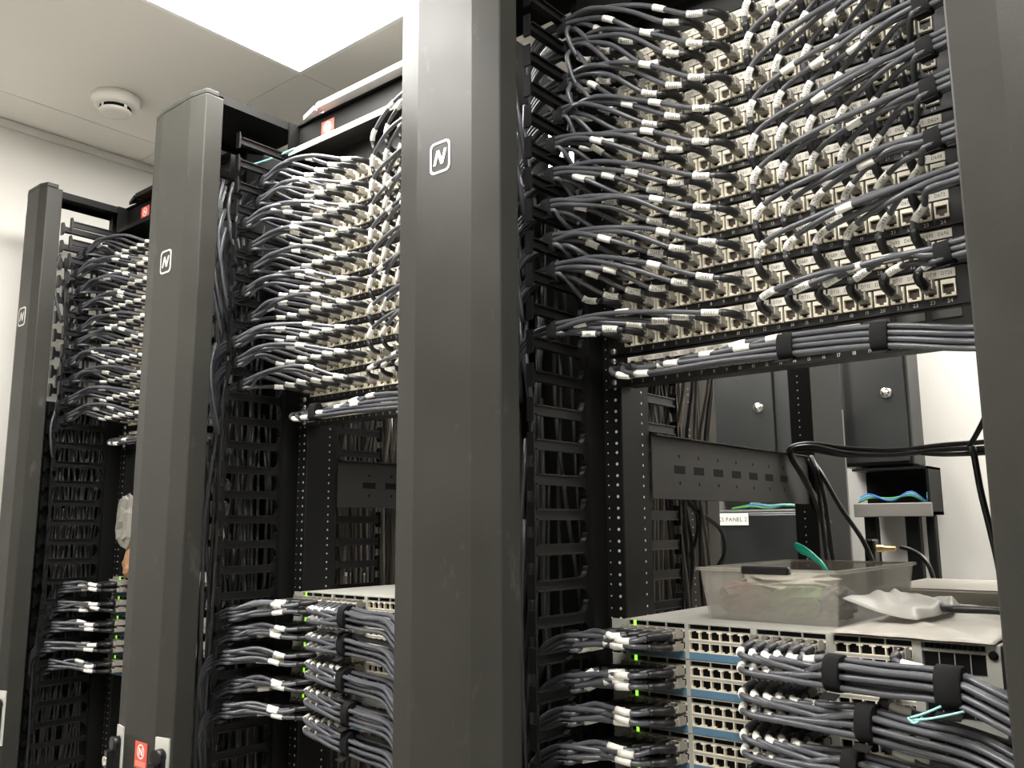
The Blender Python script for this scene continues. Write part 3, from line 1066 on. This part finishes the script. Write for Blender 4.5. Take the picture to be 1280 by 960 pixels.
BEZEL = bezel()
STRIPE = MB().box(GX[0], GX[2], -.0006, .006, 0.0002, .0086).mesh('blue_stripe', 'switch_blue')
STRIPE2 = MB().box(GX[2], .371, -.0006, .006, 0.0002, .0086).mesh('lower_strip', 'switch_grey')
VENT = MB()
for i in range(11):
    VENT.box(.3735 + i * .0053, .3773 + i * .0053, .001, .006, .0372, .0418)
VENT = VENT.mesh('vent_slots', 'port_black')
VROW = MB()
for g_ in GX:
    VROW.box(g_, g_ + 6 * PW, .0035, .0062, .0368, .0423)
VROW = VROW.mesh('vent_row', 'port_black')
MODULE = MB().box(.3725, .4320, .002, .006, .0135, .0330).mesh('module_bay', 'port_black')
MODBAR = MB()
for i in range(4):
    MODBAR.box(.3870 + i * .0150, .3878 + i * .0150, .0005, .006, .0135, .0330)
MODBAR = MODBAR.mesh('module_bars', 'switch_grey')
LEDM = MB().box(-.0018, .0018, -.0012, 0, -.0032, .0032).mesh('status_light', 'led_green')
BTN = MB().lathe([(.0045, 0), (.0045, -.002), (.003, -.003)], (0, 0, 0), 1, 14).mesh('mode_button', 'port_black')
EAR = MB().cbox(-.0215, 0, .0, .002, .001, .043, .0005).mesh('mounting_ear', 'switch_grey')

SWTOP = {'A': -.3615, 'B': -.3560, 'C': -.3510}
for key in 'ABC':
    ox = OFF[key]
    for s in range(5):
        z0 = SWTOP[key] - (s + 1) * U
        nm = ('topmost', 'second', 'third', 'fourth', 'lowest')[s]
        t = thing('network_switch', '%s grey network switch with blue stripe in the stack of the %s' % (nm, RACKNAME[key]), 'network switch', (ox + .0165, 0, z0), 'stacked network switches')
        link('chassis', CHASSIS, t)
        link('bezel', BEZEL, t)
        link('blue_stripe', STRIPE, t)
        link('lower_strip', STRIPE2, t)
        link('vent_row', VROW, t)
        if key == 'A':
            for me in (VENT, MODULE, MODBAR):
                link(me.name.split('.')[0], me, t)
            link('mode_button', BTN, t, (.4395, -.001, .034))
        link('status_light', LEDM, t, (.0155, 0, .0395))
        link('mounting_ear', EAR, t)
        for g in range({'A': 4, 'B': 3, 'C': 1}[key]):
            for c in range(6):
                x = GX[g] + (c + .5) * PW
                link('port', PORT_U, t, (x, 0, ZU))
                link('port', PORT_L, t, (x, 0, ZL))

SLS = {'A': [(-.068, -.388), (-.066, -.438), (-.076, -.477), (-.084, -.521), (-.084, -.565)],
       'B': [(-.115, -.390), (-.109, -.423), (-.124, -.462), (-.104, -.512), (-.120, -.551)],
       'C': [(-.097, -.373), (-.105, -.414), (-.115, -.459), (-.128, -.501), (-.116, -.541)]}
SRS = {'A': [(.306, -.394, .431, -.396), (.336, -.440, .445, -.452), (.319, -.486, .440, -.497), (.319, -.530, .44, -.545), (.319, -.575, .44, -.59)],
       'B': [(.215, -.384, .33, -.39), (.215, -.428, .33, -.435), (.215, -.483, .33, -.49), (.23, -.533, .34, -.54), (.23, -.578, .34, -.585)]}
for key in 'ABC':
    ox = OFF[key]
    sx = ox + .0165
    for s in range(5):
        z0 = SWTOP[key] - (s + 1) * U
        nm = ('topmost', 'second', 'third', 'fourth', 'lowest')[s]
        ys, zs = SLS[key][s]
        S = np.array([ox - .022, ys, zs])
        for row in (0, 1):
            for c in range(6):
                if key == 'C' and c > 3:
                    continue
                x = sx + GX[0] + (c + .5) * PW
                z = z0 + (ZU, ZL)[row]
                q = c * 2 + row
                offv = np.array([0, ((c % 3) - 1) * .0063, ((1 - row) * 2 + (c // 3) - 1.5) * .0062])
                j = lambda a: rnd.uniform(-a, a)
                yd = -.050 - .0035 * c
                zm = z0 + .5 * (ZU + ZL)
                ctrl = [(x, -.026, z), (x - .002, -.034, z), (x - .012, -.040 - .001 * c, z + j(.001)), (x - .030, yd, z * .6 + zm * .4 + j(.003)),
                        ]
                A = np.array(ctrl[-1])
                if np.linalg.norm(S - A) > .07:
                    Q = A * .5 + (S + offv) * .5
                    Q[2] += .004 + j(.006)
                    ctrl.append(Q)
                ctrl += [S + offv + np.array([.012, 0, 0]), S + offv + np.array([-.008, -.003, -.002]), S + offv + np.array([-.032, -.012, -.016]), S + offv + np.array([-.055, -.010, -.05]), S + offv + np.array([-.06, .0, -.10])]
                s0 = .040 + .009 * (c % 3) + j(.006)
                labs = [(s0, s0 + .020)]
                info = ('grey patch cable, %s %s port, left end of %s switch, right rack' % (('upper', 'lower')[row], ORD[c + 1], nm), 'switch cables running left in the right rack') if key == 'A' else None
                cable(ctrl, (x, .002, z), info, labs, boot_len=.034, boot='boot_black')
        strap(S, (1, .1, .0), .0155, .0115, .015, 'black strap on the left cables of the %s switch, %s' % (nm, RACKNAME[key]), group='straps on the left switch cables')
        if key == 'C':
            continue
        x1, zb1, x2, zb2 = SRS[key][s]
        for row in (0, 1):
            for c in range(6):
                if key == 'A' and s == 4 and row == 0 and c % 2:
                    pass
                g = 2 if key == 'A' else 1
                x = sx + GX[g] + (c + .5) * PW
                if key == 'B':
                    x = sx + GX[1] + (c + .9) * PW * 1.0
                z = z0 + (ZU, ZL)[row]
                kk = c + row * 0
                offv = np.array([0, (row * 2 + (c % 2) - 1.5) * -.0062 + .004, ((c // 2) - 1) * .0066 * 2 * .75 + (.003 if row == 0 else -.003)])
                j = lambda a: rnd.uniform(-a, a)
                S1 = np.array([ox + x1, -.066, zb1]) + offv
                S2 = np.array([ox + x2, -.072, zb2]) + offv
                ctrl = [(x, -.018, z), (x - .001, -.030, z - .001), (x - .003, -.044, z - .004), (x + .004, -.058 - .002 * (5 - c), z - .008 - .002 * row)]
                A = np.array(ctrl[-1])
                if S1[0] - A[0] > .045:
                    Q = A * .45 + S1 * .55
                    Q[1] -= .006
                    ctrl.append(Q)
                if S1[0] - A[0] < .012:
                    ctrl.append(S1 + np.array([.02, 0, 0]))
                else:
                    ctrl.append(S1)
                ctrl += [(S1 + S2) / 2 + np.array([0, j(.003), j(.002)]), S2, S2 + np.array([.045, -.02, -.012]), S2 + np.array([.085, -.03, -.03])]
                s0 = .036 + .003 * (c % 3)
                info = ('grey patch cable, %s %s port, third block of %s switch, right rack' % (('upper', 'lower')[row], ORD[c + 1], nm), 'switch cables running right in the right rack') if key == 'A' else None
                cable(ctrl, (x, .002, z), info, ((s0, s0 + .014),), boot_len=.028, boot='boot_grey')
        strap((ox + x1 + .012, -.064, zb1), (1, -.1, -.04), .0195, .0165, .017, 'black strap on the right cables of the %s switch, %s' % (nm, RACKNAME[key]), group='straps on the right switch cables')
        if key == 'A' and s == 0:
            strap((ox + x2, -.070, zb2), (1, 0, 0), .0215, .0170, .024, 'wide black strap on the top switch bundle beside the right column', group='straps on the right switch cables')

# single plugs in the last port group of the right rack
for s, c, row, boot, nm in ((0, 5, 0, 'boot_grey', 'single grey patch cable in the last port of the topmost switch, right rack'),
                            (1, 4, 0, 'boot_grey', 'grey patch cable in the last port group of the second switch, right rack'),
                            (1, 5, 1, 'boot_grey', 'grey patch cable low in the last port group of the second switch, right rack'),
                            (2, 4, 0, 'blue_cord', 'patch cable with blue boot in the third switch, right rack'),
                            (2, 5, 0, 'boot_grey', 'grey patch cable beside the blue boot in the third switch, right rack')):
    x = .0165 + GX[3] + (c + .5) * PW
    z = SWTOP['A'] - (s + 1) * U + (ZU, ZL)[row]
    ctrl = [(x, -.018, z), (x - .001, -.030, z), (x + .001, -.042, z - .003), (x + .018, -.048, z - .006), (x + .05, -.050, z - .010), (.50, -.06, z - .03), (.53, -.08, z - .045)]
    cable(ctrl, (x, .002, z), (nm, 'single cables in the last port group'), ((.034, .056),), boot=boot, boot_len=.024)

o = STUFF.build('patch_cables', STUFF_MATS)
o['kind'] = 'stuff'
tag(o, 'grey patch cables crowding the panels and switches of the farther racks', 'cables')

# teal tie wires
for nm, pts in (('pale teal tie wires poking out beside the second switch bundle', [[(.398, -.095, -.424), (.412, -.096, -.418), (.427, -.094, -.410)], [(.400, -.095, -.426), (.42, -.097, -.421), (.447, -.096, -.412)]]),):
    b = MB()
    for p in pts:
        b.tube(crom(p, 4), .0011, 6)
    b.tube(crom([(.396, -.094, -.424), (.402, -.096, -.428), (.408, -.095, -.424), (.41, -.094, -.421)], 4), .0013, 6)
    tag(b.build('tie_wire', 'teal_cord'), nm, 'wire')
for lab, pts in (('pale teal cord tied across the top of the column beside the right rack', [(-.13, .055, .575), (-.09, .05, .556), (-.045, .045, .553), (-.012, -.01, .560), (.02, -.03, .566)]),
                 ('second pale teal cord slanting below the other at the column top', [(-.055, .05, .528), (-.03, .02, .54), (-.008, -.02, .552), (.012, -.048, .565)]),
                 ('pale teal cord tied at the top of the middle rack', [(-.79, -.09, .47), (-.745, -.06, .485), (-.715, -.05, .492), (-.69, -.046, .494)])):
    tag(MB().tube(crom(pts, 5), .0022, 7).build('tie_string', 'teal_cord'), lab, 'cord')

# ------------------------------------------------------------------ things on top of the right rack's switch stack
ZS = SWTOP['A'] - .0006
tub = thing('plastic_tub', 'cloudy plastic tub on top of the switch stack', 'tub', (.10, .055, ZS))


def tub_shell(b):
    def ring(z, g, t=0):
        return [(g + t, g + t, z), (.185 - g - t, g + t, z), (.185 - g - t, .30 - g - t, z), (g + t, .30 - g - t, z)]
    V = ring(0, .008) + ring(.066, 0) + ring(.066, 0, .0018) + ring(.002, .008, .0018)
    F = [(0, 3, 2, 1)] + [(i, (i + 1) % 4, 4 + (i + 1) % 4, 4 + i) for i in range(4)] + [(4 + i, 4 + (i + 1) % 4, 8 + (i + 1) % 4, 8 + i) for i in range(4)] + \
        [(8 + i, 8 + (i + 1) % 4, 12 + (i + 1) % 4, 12 + i) for i in range(4)] + [(12, 13, 14, 15)]
    b.add(V, F)


part(tub, 'body', 'tub_clear', tub_shell)


def tub_rim(b):
    o_, z = -.004, .063
    b.box(o_, .185 - o_, o_, .002, z, z + .004)
    b.box(o_, .185 - o_, .298, .304, z, z + .004)
    b.box(o_, .002, o_, .304, z, z + .004)
    b.box(.183, .189, o_, .304, z, z + .004)


part(tub, 'rim', 'tub_clear', tub_rim)
part(tub, 'dark_clip', 'black_plastic', lambda b: b.cbox(.062, .125, -.008, .004, .060, .070, .002))


def blob(name, label, m, c, r, seed, cat='rag', rough=.28):
    """a crumpled lump with creased facets"""
    g = random.Random(seed)
    b = MB()
    n, k = 18, 11
    V = []
    fr = [(g.uniform(2, 5), g.uniform(2, 5), g.uniform(0, 6.28)) for _ in range(5)]
    for i in range(k):
        a = math.pi * i / (k - 1)
        for jn in range(n):
            t = 2 * math.pi * jn / n
            q = 1 + rough * (sum(abs(math.sin(p * t * .5 * 2 // 1 * 0 + p * math.cos(t) * 2 + w_ * math.sin(t) * 2 + w_ * a + h_)) for p, w_, h_ in fr) / 5 - .62) * 2 + g.uniform(-.07, .07)
            e = abs(math.sin(a)) ** .6
            V.append((c[0] + r[0] * q * e * math.cos(t), c[1] + r[1] * q * e * math.sin(t), c[2] - r[2] * math.cos(a) * (1 + .5 * (q - 1))))
    F = [(i * n + jn, i * n + (jn + 1) % n, (i + 1) * n + (jn + 1) % n, (i + 1) * n + jn) for i in range(k - 1) for jn in range(n)]
    b.add(V, F, 0, False)
    tag(b.build(name, m), label, cat)


blob('crumpled_rag', 'reddish brown crumpled rag inside the cloudy tub', 'rag_brown', (.146, .104, ZS + .026), (.038, .040, .022), 1)
blob('crumpled_rag', 'olive green crumpled rag inside the cloudy tub', 'rag_green', (.215, .105, ZS + .026), (.038, .038, .021), 2)
blob('crumpled_rag', 'cream crumpled wrapper inside the cloudy tub, lying on the rags', 'rag_white', (.19, .13, ZS + .048), (.062, .05, .012), 3)
blob('crumpled_rag', 'bluish grey crumpled wrapper at the end of the cloudy tub', 'cabinet_grey', (.258, .12, ZS + .024), (.018, .045, .020), 5)

b = MB()
P = crom([(.172, .205, -.272), (.186, .200, -.276), (.205, .195, -.288), (.222, .19, -.305), (.23, .185, -.33)], 5)
V, F = [], []
for i, p in enumerate(P):
    wd = .011 * (1 - (i / len(P)) * .25) * (.45 if i == 0 else .85 if i == 1 else 1)
    V += [p + np.array([-.35 * wd, 0, wd * .75]) + np.array([0, -.002, 0]), p + np.array([.35 * wd, 0, -wd * .75]) + np.array([0, -.002, 0]),
          p + np.array([.35 * wd, .004, -wd * .75]), p + np.array([-.35 * wd, .004, wd * .75])]
for i in range(len(P) - 1):
    for e in range(4):
        F.append((i * 4 + e, i * 4 + (e + 1) % 4, i * 4 + 4 + (e + 1) % 4, i * 4 + 4 + e))
F += [(0, 1, 2, 3), tuple(len(V) - 4 + i for i in (3, 2, 1, 0))]
b.add(V, F, 0, True)
tag(b.build('tool_handle', 'teal_plastic'), 'teal green plastic tool handle sticking up out of the tub', 'tool')


def sheet(name, m, label, x0, x1, y0, y1, z, amp, th, seed, nx=26, ny=30, lift=None):
    g = np.random.default_rng(seed)
    ph = g.uniform(0, 6.28, (6, 3))
    fr = g.uniform(15, 80, (6, 2))
    V = []
    for t in (0, 1):
        for i in range(nx):
            for jn in range(ny):
                u_, v_ = i / (nx - 1), jn / (ny - 1)
                x, y = x0 + (x1 - x0) * u_, y0 + (y1 - y0) * v_
                h = sum(abs(math.sin(fr[q][0] * x + fr[q][1] * y * .6 + ph[q][0])) for q in range(6)) / 6
                e = min(1, 8 * min(u_, 1 - u_, v_, 1 - v_) + .15)
                zz = z + .0008 + amp * h * e + (lift(x, y) if lift else 0)
                V.append((x + .004 * math.sin(30 * y + seed), y + .003 * math.sin(40 * x), zz + (th if t else 0)))
    n = nx * ny
    F = []
    for i in range(nx - 1):
        for jn in range(ny - 1):
            a = i * ny + jn
            F.append((n + a, n + a + ny, n + a + ny + 1, n + a + 1))
            F.append((a, a + 1, a + ny + 1, a + ny))
    edge = [i * ny for i in range(nx)] + [(nx - 1) * ny + jn for jn in range(1, ny)] + [i * ny + ny - 1 for i in range(nx - 2, -1, -1)] + [jn for jn in range(ny - 2, 0, -1)]
    for q in range(len(edge)):
        a, c = edge[q], edge[(q + 1) % len(edge)]
        F.append((a, c, n + c, n + a))
    b = MB().add(V, F, 0, True)
    return tag(b.build(name, m), label, 'sheet')


sheet('plastic_sheet', 'sheet_cream', 'crumpled cream plastic sheet spread over the switch stack beside the tub', .296, .462, -.008, .40, ZS, .012, .0006, 4)
sheet('plastic_bag', 'bag_clear', 'creased translucent plastic bag slumped against the tub', .291, .372, .058, .27, ZS + .012, .018, .0006, 9, lift=lambda x, y: .020 * max(0, 1 - (x - .291) / .075) ** 1.5 * (1 - .5 * (y - .058) / .21))
cb = thing('flat_carton', 'flat pale carton lying behind the crumpled sheet', 'carton', (.20, .43, ZS - .012))
part(cb, 'body', 'sheet_cream', lambda b: b.cbox(0, .26, 0, .30, 0, .035, .002))
part(cb, 'flap', 'sheet_cream', lambda b: b.cbox(.005, .255, .004, .14, .0352, .0368, .0005))
tag(MB().tube(crom([(.315, .16, ZS + .020), (.325, .21, ZS + .023), (.352, .19, ZS + .022), (.385, .14, ZS + .022), (.43, .145, ZS + .022), (.463, .14, ZS + .020)], 5), .0046, 8).build('black_lead', 'cord_black'), 'black lead lying on the crumpled cream sheet', 'lead')

# ------------------------------------------------------------------ behind the right rack
def cabinet(name, label, x0, x1, y0, y1, z0, z1, lock=None, frame=.012, door_x=None):
    t = thing(name, label, 'wall cabinet', ((x0 + x1) / 2, (y0 + y1) / 2, z0), 'black cabinets on the back wall')
    L = (-(x0 + x1) / 2, -(y0 + y1) / 2, -z0)
    MB().cbox(x0, x1, y0, y1, z0, z1, .003).build('body', 'cabinet_grey', t, L)
    dx0, dx1 = door_x or (x0 + frame, x1 - frame)
    dr = MB().cbox(dx0, dx1, y0 - .012, y0 - .001, z0 + frame, z1 - frame, .002).build('door', 'cabinet_grey', t, L)
    if lock:
        MB().lathe([(.014, 0), (.014, -.005), (.011, -.008)], (lock[0], y0 - .012, lock[1]), 1, 18).lathe([(.006, -.008), (.006, -.010)], (lock[0], y0 - .012, lock[1]), 1, 12).build('lock', 'chrome', dr)
    return t


cabinet('wall_cabinet', 'black wall cabinet with round lock beside the bare white wall', -.145, .040, 1.30, 1.40, -.095, .75, (-.012, .089), .008)
c1 = cabinet('wall_cabinet', 'black wall cabinet with round lock above the white name label', -.53, -.245, 1.30, 1.40, -.165, .75, (-.358, .082), .008, (-.52, -.315))
c2 = cabinet('wall_cabinet', 'black wall cabinet carrying the white printed name label', -.53, -.20, 1.285, 1.40, -.70, -.208, None, .006)
c3 = cabinet('wall_cabinet', 'tall black wall cabinet partly hidden behind the column fingers', -1.05, -.545, 1.25, 1.40, -.95, .70, None, .01)
lb = thing('name_label', 'white printed label on the lower black wall cabinet', 'label', (-.443, 1.272, -.226))
MB().box(-.047, .047, -.001, .0005, -.0165, .0165).build('card', 'label_white', lb)
q = MB()
text(q, 'CS PANEL 2', (0, -.0014, 0), .0165, squeeze=.95)
q.build('lettering', 'ink', lb)

tr = thing('cable_trough', 'black open cable trough on two legs with blue and green wires', 'cable trough', (0, 1.32, -.22))


def trough(b):
    b.box(-.105, .078, .055, .06, .008, .118)
    b.box(-.105, .078, -.05, .06, .112, .118)
    b.box(-.105, .078, -.05, .06, .0, .008)
    b.box(.072, .078, -.05, .06, .0, .118)


part(tr, 'housing', 'black_paint', trough)
part(tr, 'front_lip', 'metal_light', lambda b: b.cbox(-.105, .082, -.056, -.05, -.004, .03, .002))
for x0, x1 in ((.000, .034), (.050, .070), (-.10, -.07)):
    part(tr, 'leg', 'black_paint', lambda b: b.cbox(x0, x1, .0, .03, FLOOR + .22, 0, .003))
for i, (m, lab) in enumerate((('green_cord', 'green wire lying in the black trough'), ('blue_cord', 'blue wire lying in the black trough'), ('teal_cord', 'pale teal wire lying in the black trough'), ('blue_cord', 'lower blue wire lying in the black trough'))):
    pts = [(-.10, 1.29 + .006 * i, -.186 + .004 * i), (-.07, 1.285, -.176 + .003 * i), (-.02, 1.29, -.178 - .002 * i), (.03, 1.29, -.172 + .003 * i), (.062, 1.30, -.188), (.066, 1.295, -.165 - .004 * i)]
    tag(MB().tube(crom(pts, 5), .0026, 7).build('loose_wire', MATS[m].name), lab, 'wire', 'wires in the trough')
for i, (m, lab) in enumerate((('green_cord', 'green wire on the ledge above the white name label'), ('blue_cord', 'blue wire on the ledge above the white name label'), ('teal_cord', 'pale teal wire on the ledge above the white name label'))):
    pts = [(-.46 + .03 * i, 1.31, -.196), (-.40, 1.305, -.190 + .004 * i), (-.35, 1.31, -.196 + .003 * i), (-.30, 1.305, -.188), (-.25, 1.31, -.193)]
    tag(MB().tube(crom(pts, 5), .004, 7).build('loose_wire', MATS[m].name), lab, 'wire', 'wires on the cabinet ledge')
tag(MB().cbox(-.535, -.235, 1.29, 1.40, -.2065, -.2005, .001).build('ledge', 'metal_light'), 'grey metal ledge between the stacked wall cabinets', 'ledge')
up = thing('upright_strip', 'pale metal upright with a wooden top piece beside the rear post', 'upright', (-.135, 1.24, FLOOR))
part(up, 'metal_strip', 'metal_light', lambda b: b.cbox(0, .022, 0, .02, 0, .052 - FLOOR, .001))
part(up, 'wood_strip', 'wood', lambda b: b.cbox(.002, .018, -.004, .016, .054 - FLOOR, .30 - FLOOR, .001))
cr = thing('conduit_fitting', 'small brass and black cable fitting low behind the rack', 'fitting', (.10, .78, -.33))
part(cr, 'gland', 'brass', lambda b: b.lathe([(.007, 0), (.007, .012), (.0045, .014), (.0045, .035)], (0, 0, .042), 0, 12))
part(cr, 'block', 'black_plastic', lambda b: b.cbox(-.02, .0, -.015, .015, -.05, .06, .003))

PWR = [
    ('upper black power lead running from the lacing plate to the right column', [(.05, .66, -.22), (.035, .57, -.14), (.028, .55, -.104), (.06, .55, -.095), (.135, .55, -.108), (.216, .55, -.116), (.292, .55, -.112), (.37, .55, -.110), (.46, .50, -.10)]),
    ('lower black power lead running from the lacing plate to the right column', [(.055, .66, -.24), (.04, .57, -.15), (.030, .55, -.112), (.06, .54, -.106), (.135, .545, -.121), (.216, .55, -.118), (.292, .54, -.128), (.37, .55, -.128), (.46, .50, -.125)]),
    ('looped black power lead crossing the two others', [(.06, .65, -.30), (.05, .58, -.17), (.035, .545, -.108), (.07, .535, -.101), (.14, .54, -.118), (.22, .54, -.125), (.29, .545, -.120), (.37, .545, -.121), (.46, .49, -.115)]),
    ('black lead hanging from the lacing plate end to the tub', [(.05, .60, -.115), (.066, .58, -.14), (.077, .58, -.19), (.082, .58, -.25), (.088, .58, -.33), (.09, .58, -.45)]),
    ('black lead slanting down right behind the rack', [(.05, .60, -.12), (.075, .58, -.15), (.105, .58, -.21), (.14, .59, -.275), (.153, .6, -.33), (.153, .6, -.45)]),
    ('thin black lead dropping to the right of the slanting lead', [(.145, .78, -.285), (.17, .76, -.29), (.20, .74, -.31), (.215, .73, -.36), (.215, .73, -.45)]),
    ('black lead hanging against the rear post', [(.045, .60, -.118), (.058, .6, -.16), (.06, .61, -.25), (.068, .61, -.40), (.068, .61, -.5)]),
    ('black tail rising beside the right column', [(.33, .55, -.118), (.35, .54, -.09), (.372, .53, -.05), (.40, .52, .02)]),
    ('curved black lead left of the white name label', [(-.075, .30, -.15), (-.07, .36, -.21), (-.05, .42, -.25), (-.055, .44, -.29), (-.085, .44, -.34), (-.09, .44, -.5)]),
    ('black lead hanging straight behind the lacing plate', [(-.12, .40, -.12), (-.115, .41, -.2), (-.108, .42, -.3), (-.125, .42, -.4), (-.125, .42, -.5)]),
    ('second black lead hanging behind the lacing plate', [(-.095, .40, -.14), (-.09, .41, -.2), (-.098, .42, -.26), (-.13, .42, -.33), (-.13, .42, -.5)]),
    ('black lead looping down at the edge of the right column', [(.40, .25, -.14), (.405, .25, -.2), (.412, .25, -.25), (.418, .25, -.30), (.42, .25, -.36)]),
]
for lab, pts in PWR:
    tag(MB().tube(crom(pts, 6), .0042, 8).build('power_lead', 'cord_black'), lab, 'power lead', 'black power leads behind the right rack')

# bagged spares in the left rack
blob('paper_bundle', 'brown paper bundle under the clear bag in the left rack', 'brown_paper', (-1.285, -.022, -.318), (.032, .016, .034), 11, 'paper')
blob('clear_bag', 'clear plastic bag with white card hanging in the left rack', 'bag_clear', (-1.305, -.03, -.225), (.045, .014, .058), 12, 'bag', .5)
